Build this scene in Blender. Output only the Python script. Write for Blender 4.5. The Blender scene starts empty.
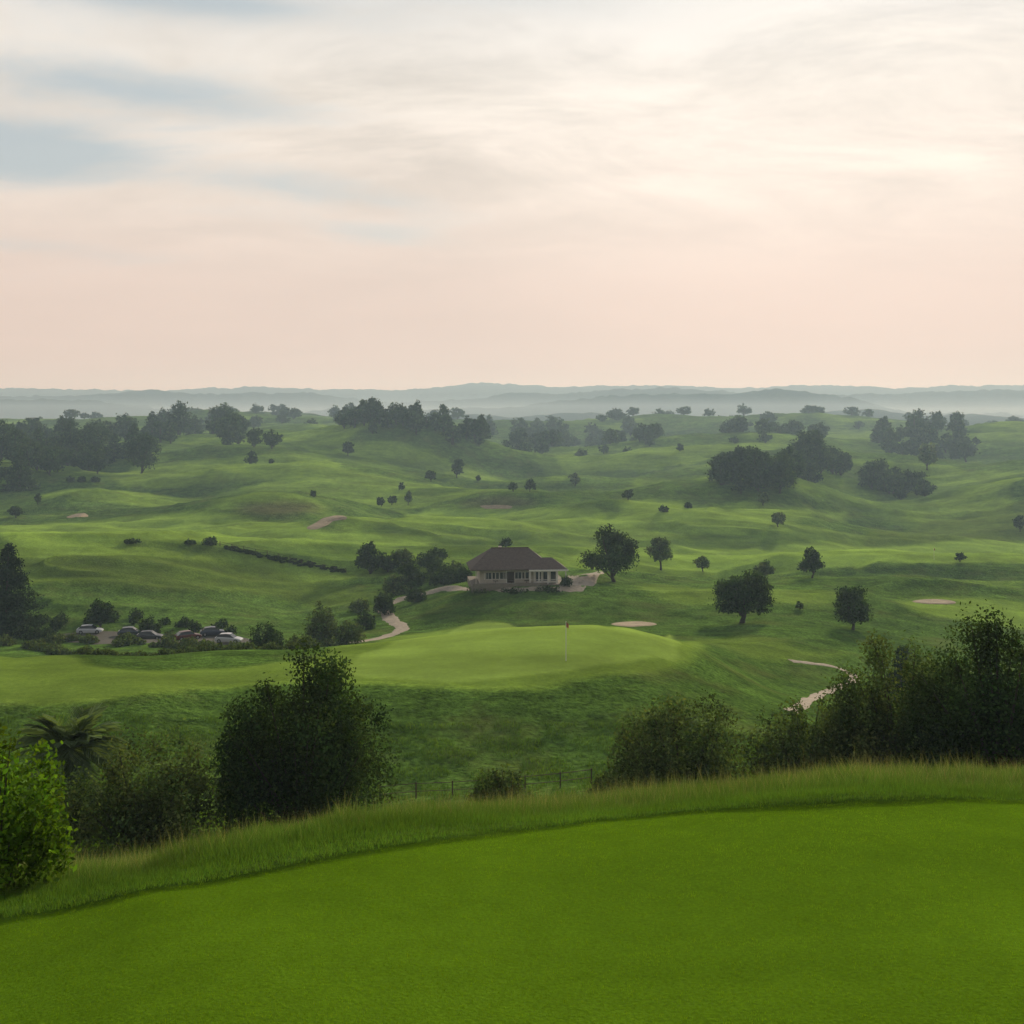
import bpy, math, numpy as np, time
T0=time.time()
R=np.random.default_rng(7)
F=1100.0; HZ=420.0
sc=bpy.context.scene

# ------------------------------------------------------------------ noise
_lat=R.random((512,512))
def vnoise(x,y):
    xi=np.floor(x).astype(int); yi=np.floor(y).astype(int)
    fx=x-xi; fy=y-yi
    fx=fx*fx*fx*(fx*(fx*6-15)+10); fy=fy*fy*fy*(fy*(fy*6-15)+10)
    a=_lat[xi%512,yi%512]; b=_lat[(xi+1)%512,yi%512]; c=_lat[xi%512,(yi+1)%512]; d=_lat[(xi+1)%512,(yi+1)%512]
    return (a*(1-fx)+b*fx)*(1-fy)+(c*(1-fx)+d*fx)*fy
def fbm(x,y,o=3,off=0.0):
    s=0;a=1;t=0
    for i in range(o):
        s=s+a*(vnoise(x*2**i+off+17.3*i,y*2**i+off*1.7+9.1*i)*2-1); t+=a; a*=0.5
    return s/t
def sstep(a,b,x):
    t=np.clip((x-a)/(b-a),0,1); return t*t*(3-2*t)

# ------------------------------------------------------------------ terrain
base=[(1.5,-4.9),(6,-5.0),(9,-5.1),(14,-5.5),(17,-6.0),(22,-7.9),(30,-11.2),(40,-15.0),(55,-19.8),(68,-22.8),(76,-22.3),(85,-20.7),(95,-20.0),(105,-19.9),
 (120,-24.0),(150,-30.5),(180,-33),(205,-31),(240,-31.5),(300,-37),(380,-41),(500,-43.5),(700,-43),(1000,-37),(1500,-24),(2200,-17),(3000,-5),(4500,10),(8000,20)]
bL=np.log([b[0] for b in base]); bz=np.array([b[1] for b in base])
fineL=np.linspace(0.2,9.2,3000); fz=np.interp(fineL,bL,bz)
k=np.exp(-0.5*(np.arange(-60,61)*(fineL[1]-fineL[0])/0.035)**2); k/=k.sum()
fz=np.convolve(np.pad(fz,60,mode='edge'),k,'valid')
def z0(L): return np.interp(L,fineL,fz)
ctrl=[ # bearing column, distance, dip row
 (0,9,1075),(0,13,920),(0,16,897),(0,24,880),(0,35,860),(0,50,805),(0,66,770),(0,80,706),(0,110,662),(0,135,655),(0,175,643),(0,192,634),(0,262,552),(0,330,543),(0,450,518),(0,600,470),(0,800,445),(0,1200,436),
 (-300,9,1090),(-300,16,915),(-300,35,850),(-300,80,706),(-300,175,643),(-300,262,560),(-300,450,520),(-300,800,445),
 (150,13,892),(150,16,878),(150,35,845),(150,66,780),(150,80,704),(150,110,660),(150,135,657),(150,175,641),(150,192,632),(150,262,560),(150,330,541),(150,450,517),(150,600,480),(150,800,448),(150,1200,432),
 (300,14,862),(300,22,848),(300,40,830),(300,68,795),(300,84,692),(300,110,653),(300,135,652),(300,175,638),(300,215,618),(300,262,575),(300,330,545),(300,450,505),(300,600,478),(300,800,440),
 (400,15,842),(400,85,690),(400,105,640),(400,180,632),(400,215,606),(400,262,570),(400,500,510),(400,800,436),(400,1000,440),
 (512,9,1043),(512,17,822),(512,22,816),(512,40,820),(512,68,790),(512,85,686),(512,95,655),(512,106,627),(512,180,623),(512,205,587),(512,225,576),(512,700,488),(512,1000,455),
 (620,18,812),(620,40,805),(620,70,775),(620,85,690),(620,96,655),(620,106,628),(620,180,620),(620,205,594),(620,230,582),(620,330,556),
 (700,86,700),(700,97,672),(700,106,650),(700,150,640),(700,180,622),(700,230,592),(700,330,562),(700,600,490),
 (770,19,797),(770,40,795),(770,60,772),(770,95,700),(770,110,690),(770,140,650),(770,170,624),(770,230,594),(770,500,505),(770,600,482),(770,900,452),
 (860,20,788),(860,40,790),(860,110,705),(860,150,655),(860,172,632),(860,230,598),(860,330,566),(860,450,545),(860,600,500),(860,900,452),
 (1024,9,1030),(1024,17.5,800),(1024,22,784),(1024,35,783),(1024,60,765),(1024,110,705),(1024,150,670),(1024,180,645),(1024,240,597),(1024,330,566),(1024,440,548),(1024,550,482),(1024,700,470),(1024,900,450),
 (1330,9,1010),(1330,17.5,795),(1330,35,778),(1330,110,700),(1330,240,600),(1330,330,560),(1330,440,540),(1330,550,470),(1330,900,445),
]
C=np.array(ctrl,float)
cu=(C[:,0]-512)/F; cl=np.log(C[:,1]); cs=(C[:,2]-HZ)/F
res=cs-(-z0(cl)/C[:,1])
extra=[(u,l) for u in (-0.75,-0.45,-0.2,0,0.2,0.45,0.75) for l in (np.log(2),np.log(5),np.log(1900),np.log(3000),np.log(6000))]
cu=np.r_[cu,[e[0] for e in extra]]; cl=np.r_[cl,[e[1] for e in extra]]; res=np.r_[res,np.zeros(len(extra))]
SU=3.0
def phi(r2): return np.where(r2>1e-12,0.5*r2*np.log(r2+1e-12),0)
n=len(cu)
A=phi(((cu[:,None]-cu)*SU)**2+(cl[:,None]-cl)**2)+np.eye(n)*2e-3
P=np.c_[np.ones(n),cu,cl]
M=np.block([[A,P],[P.T,np.zeros((3,3))]])
W=np.linalg.solve(M,np.r_[res,0,0,0])
def rbf(u,L):
    u=np.clip(u,-0.75,0.75); L=np.clip(L,np.log(2),np.log(6000))
    out=W[n]+W[n+1]*u+W[n+2]*L
    for i in range(n): out=out+W[i]*phi(((u-cu[i])*SU)**2+(L-cl[i])**2)
    return out
hills=[ # column, distance, half width m, half depth m, height m
 (180,290,55,24,4.5),(60,265,50,22,3.5),(270,420,45,28,10),(100,470,50,34,10),(420,520,55,38,11),(560,620,60,38,11),(650,500,55,32,9),
 (380,780,110,80,4),(250,650,60,46,11),(120,760,80,60,9),(560,900,100,60,15),(680,760,80,50,16),(820,520,55,36,8),(900,700,60,45,12),(770,900,110,75,16),
 (940,420,45,22,4.5),(480,380,45,22,6),(330,350,30,18,5.5),(600,430,40,24,7),(720,400,45,22,6),(1000,1000,110,90,16),(470,1250,170,120,18),(640,1300,160,120,20),(840,1300,150,110,18),(100,1200,200,130,20),(280,1500,220,150,20),
 (740,205,26,16,1.6),(880,235,30,16,3.2),(970,300,40,18,4.6),(620,300,30,15,3.6),(200,560,50,34,10),(30,560,60,36,8),(340,560,45,28,9),(480,760,70,40,11),(520,470,40,26,8),(760,640,50,35,9),(870,610,40,26,7),(1010,540,75,40,6),(820,430,40,20,6),(800,300,34,14,3.2)]
def H_exact(u,L):
    d=np.exp(L); x=u*d
    z=z0(L)-rbf(u,L)*d
    for (px,hd,wx,wy,h) in hills:
        hx=(px-512)/F*hd
        z=z+h*np.exp(-((x-hx)/wx)**2-((d-hd)/wy)**2)
    far=sstep(130,320,d)
    z=z+far*(2.4*fbm(x/46,d/32,2,3.1)+0.45*fbm(x/13,d/10,2,6.1))+sstep(280,700,d)*8.5*fbm(x/115,d/75,2,8.8)
    # low banks and terraces running across the slopes
    rdg=1-np.abs(fbm(x/60+0.4*fbm(x/30,d/30,2,1.1),d/20,2,21.3))*2.2
    z=z+sstep(150,240,d)*1.5*np.maximum(rdg,0)**2
    z=z+sstep(30,45,d)*(1-0.85*np.exp(-((d-97)/13)**2))*0.28*fbm(x/7,d/6,3,1.7)
    z=z+(1-sstep(20,30,d))*0.05*fbm(x/3.5,d/2.6,2,2.9)
    z=z+sstep(1000,2200,d)*16*fbm(x/420,d/330,3,5.5)
    def ridge(rd,wd,top,amp,sc_,off):
        t=top+amp*fbm(x/sc_,x*0+off,4,off)
        return np.exp(-((L-np.log(rd))/wd)**2)*np.maximum(t,0)
    z=z+ridge(2000,0.10,24,44,420,2.2)+ridge(2700,0.09,44,66,650,12.2)+ridge(3600,0.09,78,84,800,23.4)+ridge(5000,0.14,140,80,1500,31.7)
    z=z+sstep(1800,2400,d)*6*fbm(x/26,d/26,2,4.4)
    return z
NL=1150
ug=np.r_[np.linspace(-1.7,-0.56,70)[:-1],np.linspace(-0.56,0.56,880),np.linspace(0.56,1.7,70)[1:]]
Lg=np.linspace(np.log(1.5),np.log(7500),NL)
UU,LL=np.meshgrid(ug,Lg)
DD=np.exp(LL)
ZZ=np.empty_like(UU)
for i in range(0,NL,50): ZZ[i:i+50]=H_exact(UU[i:i+50],LL[i:i+50])
XX=UU*DD
def H(x,y):
    x=np.asarray(x,float); y=np.maximum(np.asarray(y,float),1.6)
    u=np.clip(x/y,-1.69,1.69); L=np.clip(np.log(y),Lg[0],Lg[-1]-1e-6)
    i=np.clip(np.searchsorted(ug,u)-1,0,len(ug)-2); fu=(u-ug[i])/(ug[i+1]-ug[i])
    t=(L-Lg[0])/(Lg[1]-Lg[0]); j=np.clip(t.astype(int),0,NL-2); fl=t-j
    return (ZZ[j,i]*(1-fu)+ZZ[j,i+1]*fu)*(1-fl)+(ZZ[j+1,i]*(1-fu)+ZZ[j+1,i+1]*fu)*fl
_ls=np.linspace(np.log(5),np.log(5000),7000)
def G(px,py,dmin=5):
    """ground point on a given bearing and dip"""
    u=(px-512)/F; s=(py-HZ)/F
    d=np.exp(_ls); diff=-s*d-H(u*d,d)
    diff=np.where(d<dmin,1e3,diff)
    k=np.where(diff<=0)[0]
    if len(k): dd=d[k[0]]
    else:
        m=np.where((d>=dmin)&(d<2500),diff/d,9e9); dd=d[np.argmin(m)]
    return np.array([u*dd,dd])
def G3(px,py,dmin=5):
    p=G(px,py,dmin); return np.array([p[0],p[1],float(H(p[0],p[1]))])

# ------------------------------------------------------------------ mesh helper
def mk_mesh(name,V,Fc,mats,mi=None,col=None,smooth=False,attr='Col'):
    V=np.ascontiguousarray(V,dtype=np.float32); Fc=np.ascontiguousarray(Fc,dtype=np.int32)
    me=bpy.data.meshes.new(name); nf,kk=Fc.shape
    me.vertices.add(len(V)); me.vertices.foreach_set('co',V.ravel())
    me.loops.add(nf*kk); me.loops.foreach_set('vertex_index',Fc.ravel())
    me.polygons.add(nf); me.polygons.foreach_set('loop_start',np.arange(0,nf*kk,kk,dtype=np.int32))
    for m in mats: me.materials.append(m)
    if mi is not None: me.polygons.foreach_set('material_index',np.ascontiguousarray(mi,dtype=np.int32))
    me.update(calc_edges=True)
    me.polygons.foreach_set('use_smooth',np.full(nf,smooth))
    if col is not None:
        a=me.attributes.new(attr,'FLOAT_COLOR','POINT'); a.data.foreach_set('color',np.ascontiguousarray(col,dtype=np.float32).ravel())
    return me
def mk_obj(name,me,loc=(0,0,0),rot=0,parent=None,scale=None):
    o=bpy.data.objects.new(name,me); sc.collection.objects.link(o); o.location=loc; o.rotation_euler=(0,0,rot)
    if scale: o.scale=scale
    if parent: o.parent=parent
    return o

# ------------------------------------------------------------------ materials
def newmat(name):
    m=bpy.data.materials.new(name); m.use_nodes=True; nt=m.node_tree; nt.nodes.clear(); return m,nt
def nd(nt,t,**kw):
    x=nt.nodes.new(t)
    for a,b in kw.items(): setattr(x,a,b)
    return x
def simple(name,c,rough=0.7,noise=0.15,scale=3.0,metal=0.0,bump=0.0):
    m,nt=newmat(name); l=nt.links
    o=nd(nt,'ShaderNodeOutputMaterial'); b=nd(nt,'ShaderNodeBsdfPrincipled'); l.new(b.outputs[0],o.inputs[0])
    b.inputs['Roughness'].default_value=rough; b.inputs['Metallic'].default_value=metal
    if rough>0.75: b.inputs['Specular IOR Level'].default_value=0.1
    tc=nd(nt,'ShaderNodeTexCoord'); nz=nd(nt,'ShaderNodeTexNoise'); nz.inputs['Scale'].default_value=scale; nz.inputs['Detail'].default_value=5
    l.new(tc.outputs['Object'],nz.inputs['Vector'])
    mr=nd(nt,'ShaderNodeMapRange'); mr.inputs[1].default_value=0.25; mr.inputs[2].default_value=0.75; mr.inputs[3].default_value=1-noise; mr.inputs[4].default_value=1+noise
    l.new(nz.outputs[0],mr.inputs[0])
    mx=nd(nt,'ShaderNodeVectorMath',operation='SCALE'); mx.inputs[0].default_value=c; l.new(mr.outputs[0],mx.inputs['Scale']); l.new(mx.outputs[0],b.inputs['Base Color'])
    if bump>0:
        bp=nd(nt,'ShaderNodeBump'); bp.inputs['Strength'].default_value=bump; bp.inputs['Distance'].default_value=0.05; l.new(nz.outputs[0],bp.inputs['Height']); l.new(bp.outputs[0],b.inputs['Normal'])
    return m
def foliage(name,c,trans=0.2,tc_=(1.5,1.6,0.5)):
    m,nt=newmat(name); l=nt.links
    o=nd(nt,'ShaderNodeOutputMaterial'); a=nd(nt,'ShaderNodeAttribute',attribute_name='Col')
    mul=nd(nt,'ShaderNodeVectorMath',operation='MULTIPLY'); mul.inputs[1].default_value=c; l.new(a.outputs['Color'],mul.inputs[0])
    df=nd(nt,'ShaderNodeBsdfDiffuse'); l.new(mul.outputs[0],df.inputs[0])
    m2=nd(nt,'ShaderNodeVectorMath',operation='MULTIPLY'); m2.inputs[1].default_value=tc_; l.new(mul.outputs[0],m2.inputs[0])
    tr=nd(nt,'ShaderNodeBsdfTranslucent'); l.new(m2.outputs[0],tr.inputs[0])
    mx=nd(nt,'ShaderNodeMixShader'); mx.inputs[0].default_value=trans; l.new(df.outputs[0],mx.inputs[1]); l.new(tr.outputs[0],mx.inputs[2]); l.new(mx.outputs[0],o.inputs[0])
    return m
M_leaf=foliage('foliage_dark',(0.036,0.064,0.021),0.2)
M_leaf2=foliage('foliage_grey_green',(0.080,0.120,0.045),0.22)
M_leaf3=foliage('foliage_bright',(0.078,0.150,0.018),0.38)
M_palm=foliage('palm_fronds',(0.11,0.15,0.075),0.25)
M_pine=foliage('foliage_conifer',(0.026,0.046,0.020),0.1)
M_bark=simple('bark',(0.06,0.05,0.038),0.9,0.3,6,bump=0.5)
M_blade=foliage('grass_blades',(0.115,0.180,0.034),0.38,(1.2,1.25,0.7))
M_turf=foliage('turf_blades',(0.125,0.232,0.010),0.42,(1.2,1.2,0.6))

def ground_mat():
    m,nt=newmat('grassland'); l=nt.links
    o=nd(nt,'ShaderNodeOutputMaterial'); b=nd(nt,'ShaderNodeBsdfDiffuse'); l.new(b.outputs[0],o.inputs[0])
    a=nd(nt,'ShaderNodeAttribute',attribute_name='Col'); tc=nd(nt,'ShaderNodeTexCoord')
    def noise(s,det=4,vec=None):
        q=nd(nt,'ShaderNodeTexNoise'); q.inputs['Scale'].default_value=s; q.inputs['Detail'].default_value=det; q.inputs['Roughness'].default_value=0.62; l.new(vec or tc.outputs['Object'],q.inputs['Vector']); return q.outputs[0]
    def mr(x,lo,hi,a0=0.3,a1=0.7):
        q=nd(nt,'ShaderNodeMapRange'); q.inputs[1].default_value=a0;q.inputs[2].default_value=a1;q.inputs[3].default_value=lo;q.inputs[4].default_value=hi; l.new(x,q.inputs[0]); return q.outputs[0]
    def mth(op,x,y):
        q=nd(nt,'ShaderNodeMath',operation=op)
        for i,v in enumerate((x,y)):
            if isinstance(v,(int,float)): q.inputs[i].default_value=v
            else: l.new(v,q.inputs[i])
        return q.outputs[0]
    mp=nd(nt,'ShaderNodeMapping'); mp.inputs['Scale'].default_value=(0.05,0.16,0.4); mp.inputs['Rotation'].default_value=(0,0,0.2); l.new(tc.outputs['Object'],mp.inputs[0])
    n1=noise(0.03,6); n2=noise(0.35,5); n3=noise(2.2,4); n4=noise(25,3); n5=noise(1.0,6,mp.outputs[0])
    rough=a.outputs['Alpha']
    f=mth('MULTIPLY',mr(n1,0.74,1.26),mr(n4,0.78,1.22))
    f=mth('MULTIPLY',f,mr(n5,0.76,1.24))
    rv=mth('MULTIPLY',mth('SUBTRACT',mth('MULTIPLY',mr(n2,0.60,1.40),mr(n3,0.50,1.50)),1.0),mth('ADD',mth('MULTIPLY',rough,0.86),0.14))
    f=mth('MULTIPLY',f,mth('ADD',rv,1.0))
    sc1=nd(nt,'ShaderNodeVectorMath',operation='SCALE'); l.new(a.outputs['Color'],sc1.inputs[0]); l.new(f,sc1.inputs['Scale'])
    mx=nd(nt,'ShaderNodeMix',data_type='RGBA'); 
    dry=mth('MULTIPLY',mr(noise(0.11,6),0,0.40,0.5,0.70),rough)
    l.new(dry,mx.inputs[0]); l.new(sc1.outputs[0],mx.inputs[6]); mx.inputs[7].default_value=(0.16,0.17,0.05,1)
    l.new(mx.outputs[2],b.inputs['Color'])
    h=mth('ADD',mth('MULTIPLY',n4,0.02),mth('MULTIPLY',mth('ADD',mth('MULTIPLY',n3,0.36),mth('MULTIPLY',n2,0.65)),rough))
    bp=nd(nt,'ShaderNodeBump'); bp.inputs['Strength'].default_value=1.0; bp.inputs['Distance'].default_value=1.0; l.new(h,bp.inputs['Height']); l.new(bp.outputs[0],b.inputs['Normal'])
    return m
M_ground=ground_mat()
M_sand=simple('bunker_sand',(0.30,0.235,0.155),0.95,0.25,0.8,bump=0.3)
M_path=simple('gravel_path',(0.29,0.245,0.185),0.95,0.25,1.5,bump=0.3)
M_asph=simple('car_park_gravel',(0.08,0.075,0.062),0.95,0.2,1.0)

# ------------------------------------------------------------------ ground zones
Xf=XX.ravel(); Yf=DD.ravel(); Zf=ZZ.ravel()
ROUGH=np.array([0.074,0.138,0.022]); FAIR=np.array([0.190,0.295,0.042]); GREEN=np.array([0.245,0.360,0.062]); TEE=np.array([0.098,0.190,0.008])
col=np.tile(ROUGH,(len(Xf),1)); rg=np.ones(len(Xf))
mid=sstep(140,330,Yf)[:,None]
col=col*(1-mid)+np.array([0.098,0.170,0.030])*mid
sw=sstep(0.0,0.10,fbm(Xf/70,Yf/42,2,6.3))*sstep(200,300,Yf)
col=col*(1-0.8*sw[:,None])+FAIR*0.8*sw[:,None]; rg=rg*(1-0.6*sw)
dk=sstep(0.0,0.22,fbm(Xf/60,Yf/40,3,16.3))*sstep(150,260,Yf)*0.6
col=col*(1-dk[:,None])+np.array([0.054,0.104,0.020])*dk[:,None]
def polydist(P):
    P=np.asarray(P); mn=P.min(0)-12; mxx=P.max(0)+12
    idx=np.where((Xf>mn[0])&(Xf<mxx[0])&(Yf>mn[1])&(Yf<mxx[1]))[0]
    x=Xf[idx]; y=Yf[idx]; ins=np.zeros(len(idx),bool); dm=np.full(len(idx),1e9)
    for i in range(len(P)):
        a=P[i]; b=P[(i+1)%len(P)]
        c=((a[1]>y)!=(b[1]>y)); 
        with np.errstate(divide='ignore',invalid='ignore'):
            xi=(b[0]-a[0])*(y-a[1])/(b[1]-a[1])+a[0]
        ins^=(c&(x<xi))
        ab=b-a; t=np.clip(((x-a[0])*ab[0]+(y-a[1])*ab[1])/(ab@ab+1e-9),0,1)
        dm=np.minimum(dm,np.hypot(x-a[0]-t*ab[0],y-a[1]-t*ab[1]))
    return idx,np.where(ins,dm,-dm)
def cr(P,n=8,closed=True):
    P=np.asarray(P,float); N=len(P); out=[]
    rng=range(N) if closed else range(N-1)
    for i in rng:
        if closed: p0,p1,p2,p3=P[i-1],P[i],P[(i+1)%N],P[(i+2)%N]
        else: p0,p1,p2,p3=P[max(i-1,0)],P[i],P[i+1],P[min(i+2,N-1)]
        for t in np.arange(n)/n:
            out.append(0.5*((2*p1)+(-p0+p2)*t+(2*p0-5*p1+4*p2-p3)*t*t+(-p0+3*p1-3*p2+p3)*t**3))
    if not closed: out.append(P[-1])
    return np.array(out)
def zone(P,c,r,soft,amt=1.0,smooth=True):
    global col,rg
    if smooth: P=cr(P,5)
    idx,sd=polydist(P); w=sstep(-soft,soft,sd+0.6*soft*fbm(Xf[idx]/(soft*3+1),Yf[idx]/(soft*3+1),2,7))*amt
    col[idx]=col[idx]*(1-w[:,None])+np.array(c)*w[:,None]; rg[idx]=rg[idx]*(1-w)+r*w
def gp(L_,dmin=5): return [G(a,b,dmin) for a,b in L_]
edge=gp([(-60,932),(0,921),(100,902),(200,884),(300,865),(400,847),(500,833),(600,821),(700,812),(800,806),(900,802),(1024,800),(1100,800)],7)
TEEPOLY=np.array([(-40,2.0),(-25,6),(-14,12.2)]+[tuple(e) for e in edge]+[(16,17),(30,10),(40,2.0)])
zone(TEEPOLY,TEE,0.0,0.35,smooth=False)
zone(gp([(-150,706),(0,703),(120,700),(210,690),(330,684),(420,686),(520,688),(600,676),(690,660),(700,640),(600,626),(500,627),(430,632),(380,641),(330,650),(280,662),(200,668),(100,664),(0,656),(-150,652)],60),FAIR*0.80,0.15,1.0)
zone(gp([(352,674),(420,680),(500,678),(580,668),(650,657),(680,646),(670,634),(610,627),(520,627),(450,632),(400,640),(360,655)],60),GREEN*0.93,0.0,0.5)
for pl,dm,c,r in [
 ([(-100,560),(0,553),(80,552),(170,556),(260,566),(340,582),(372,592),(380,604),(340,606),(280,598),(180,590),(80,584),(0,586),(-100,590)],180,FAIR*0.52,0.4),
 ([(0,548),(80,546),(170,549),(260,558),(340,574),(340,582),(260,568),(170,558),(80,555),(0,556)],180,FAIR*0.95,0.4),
 ([(0,527),(90,522),(180,513),(260,520),(330,530),(420,535),(430,545),(330,544),(250,541),(120,543),(0,541)],240,FAIR*1.1,0.2),
 ([(560,560),(640,552),(760,548),(880,546),(1024,543),(1100,545),(1100,562),(960,562),(860,566),(740,566),(640,572)],240,FAIR*1.15,0.15),
 ([(420,512),(500,507),(560,508),(620,514),(640,524),(560,530),(470,526),(400,520)],300,FAIR*1.1,0.2),
 ([(640,500),(720,506),(800,508),(850,516),(760,528),(680,524),(620,512)],300,FAIR*1.05,0.2),
 ([(905,600),(960,598),(1040,606),(1040,630),(980,622),(920,612)],180,FAIR*1.05,0.2),
 ([(640,585),(700,588),(780,590),(860,592),(840,602),(740,604),(660,598)],180,FAIR*0.8,0.3),
 ([(700,640),(760,636),(800,648),(850,652),(820,662),(740,656)],110,FAIR*0.6,0.4),
 ([(130,470),(230,458),(330,460),(330,474),(220,482),(120,484)],400,FAIR,0.3),
 ([(560,455),(640,445),(720,446),(700,462),(620,470),(560,468)],500,FAIR,0.3),
 ([(860,540),(920,525),(1000,508),(1060,500),(1060,530),(980,540),(900,546)],350,FAIR*0.5,0.5),
 ([(410,592),(470,590),(560,592),(640,600),(690,612),(640,620),(540,620),(430,618)],150,ROUGH*0.9,0.9)]:
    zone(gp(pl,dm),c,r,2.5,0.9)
zone(gp([(240,505),(290,501),(320,507),(290,514),(245,513)],300),(0.10,0.09,0.045),1,5,0.8)
zone(gp([(465,503),(500,499),(530,503),(500,508),(470,508)],300),(0.10,0.09,0.045),1,5,0.8)
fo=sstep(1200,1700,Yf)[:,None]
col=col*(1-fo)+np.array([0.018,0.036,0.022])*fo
nu=len(ug)
ii=(np.arange(NL-1)[:,None]*nu+np.arange(nu-1)[None,:]).ravel()
FQ=np.c_[ii,ii+1,ii+1+nu,ii+nu]
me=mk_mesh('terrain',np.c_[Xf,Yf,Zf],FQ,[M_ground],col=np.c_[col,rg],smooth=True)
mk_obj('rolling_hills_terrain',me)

# ------------------------------------------------------------------ draped sheets
def strip(name,pts,w,mat,lift=0.06,dmin=5):
    P=cr(gp(pts,dmin),14,closed=False); t=np.gradient(P,axis=0); t/=np.linalg.norm(t,axis=1)[:,None]+1e-9; nrm=np.c_[-t[:,1],t[:,0]]
    k=7; V=[]
    for i,(p,q) in enumerate(zip(P,nrm)):
        ww=w*(1+0.12*math.sin(i*0.7)+0.08*math.sin(i*1.9))
        for j in range(k):
            s=(j/(k-1)-0.5)*ww; a=p+q*s; V.append((a[0],a[1],float(H(a[0],a[1]))+(lift if 0<j<k-1 else -0.05)))
    Fq=[(i*k+j,i*k+j+1,(i+1)*k+j+1,(i+1)*k+j) for i in range(len(P)-1) for j in range(k-1)]
    return mk_obj(name,mk_mesh(name,V,Fq,[mat],smooth=True))
def patch(name,pts,mat,lift=0.08,dmin=5,rings=8):
    P=cr(gp(pts,dmin),8); c=P.mean(0); V=[];N=len(P)
    for r in range(rings+1):
        f=0.03+0.97*r/rings
        for p in P:
            a=c+(p-c)*f; V.append((a[0],a[1],float(H(a[0],a[1]))+(lift if r<rings else -0.05)))
    Fq=[(r*N+i,r*N+(i+1)%N,(r+1)*N+(i+1)%N,(r+1)*N+i) for r in range(rings) for i in range(N)]
    Fq+=[(0,(i)%N,(i+1)%N,(i+2)%N) for i in range(1,N-2,2)]
    return mk_obj(name,mk_mesh(name,V,Fq,[mat],smooth=True))
strip('gravel_path',[(590,580),(572,586),(540,589),(500,589),(455,589),(425,594),(400,600),(384,609),(392,620),(402,629),(385,637),(350,643)],2.8,M_path,dmin=150)
patch('clubhouse_forecourt',[(558,588),(566,578),(582,574),(604,572),(598,579),(588,587),(574,593),(560,592)],M_path,dmin=150)
strip('cart_path',[(790,661),(815,664),(840,669),(853,676),(850,683),(832,690),(816,697),(804,704),(790,712)],1.35,M_path,dmin=90)
patch('car_park',[(50,640),(60,634),(120,631),(190,634),(245,637),(252,642),(200,646),(120,644)],M_asph,dmin=150)
for pts,dm in [([(306,528),(318,521),(332,516),(346,516.5),(346,520),(334,521),(326,526),(314,530)],250),([(66,517),(76,514),(88,515),(86,517),(74,518)],300),
  ([(610,624),(630,622),(652,623),(656,625),(630,627)],140),([(912,601),(930,599.5),(953,601),(955,604),(935,604.5),(917,603)],180),
  ([(480,506),(495,505),(512,506.5),(508,509),(487,509)],300)]:
    patch('sand_bunker',pts,M_sand,0.12,dm)

# ------------------------------------------------------------------ plants
def tube(P,rad,k=6):
    P=np.asarray(P,float); V=[];Fq=[]
    for i,p in enumerate(P):
        for j in range(k):
            a=2*math.pi*j/k; V.append((p[0]+rad[i]*math.cos(a),p[1]+rad[i]*math.sin(a),p[2]))
    for i in range(len(P)-1):
        for j in range(k): Fq.append((i*k+j,i*k+(j+1)%k,(i+1)*k+(j+1)%k,(i+1)*k+j))
    return np.array(V),np.array(Fq)
def leaves(rng,blobs,nl,size,shell=0.42,sc_r=0.12):
    B=np.array(blobs); vol=(B[:,3]*B[:,4]*B[:,5])**(0.75); w=vol/vol.sum()
    bi=rng.choice(len(B),nl,p=w); d=rng.normal(size=(nl,3)); d/=np.linalg.norm(d,axis=1)[:,None]
    r=rng.random(nl)**shell*(1+sc_r*rng.normal(size=nl))
    c=B[bi,:3]+d*B[bi,3:6]*r[:,None]
    nrm=d+0.9*rng.normal(size=(nl,3)); nrm/=np.linalg.norm(nrm,axis=1)[:,None]
    t=np.cross(nrm,rng.normal(size=(nl,3))); t/=np.linalg.norm(t,axis=1)[:,None]; b=np.cross(nrm,t)
    s=size*(0.6+0.8*rng.random(nl))[:,None]
    V=np.stack([c-t*s*0.65,c-b*s*0.36+t*s*0.05,c+t*s*0.65,c+b*s*0.36+t*s*0.05],1).reshape(-1,3)
    Fq=np.arange(nl*4).reshape(-1,4)
    cb=(0.6+0.8*rng.random(len(B)))[bi]
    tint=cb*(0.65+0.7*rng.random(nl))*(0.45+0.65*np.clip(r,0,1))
    warm=(0.9+0.3*rng.random(len(B)))[bi]*(0.9+0.25*rng.random(nl))
    colr=np.stack([tint*warm,tint,tint*0.9,np.ones(nl)],1)
    return V,Fq,np.repeat(colr,4,axis=0)
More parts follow.
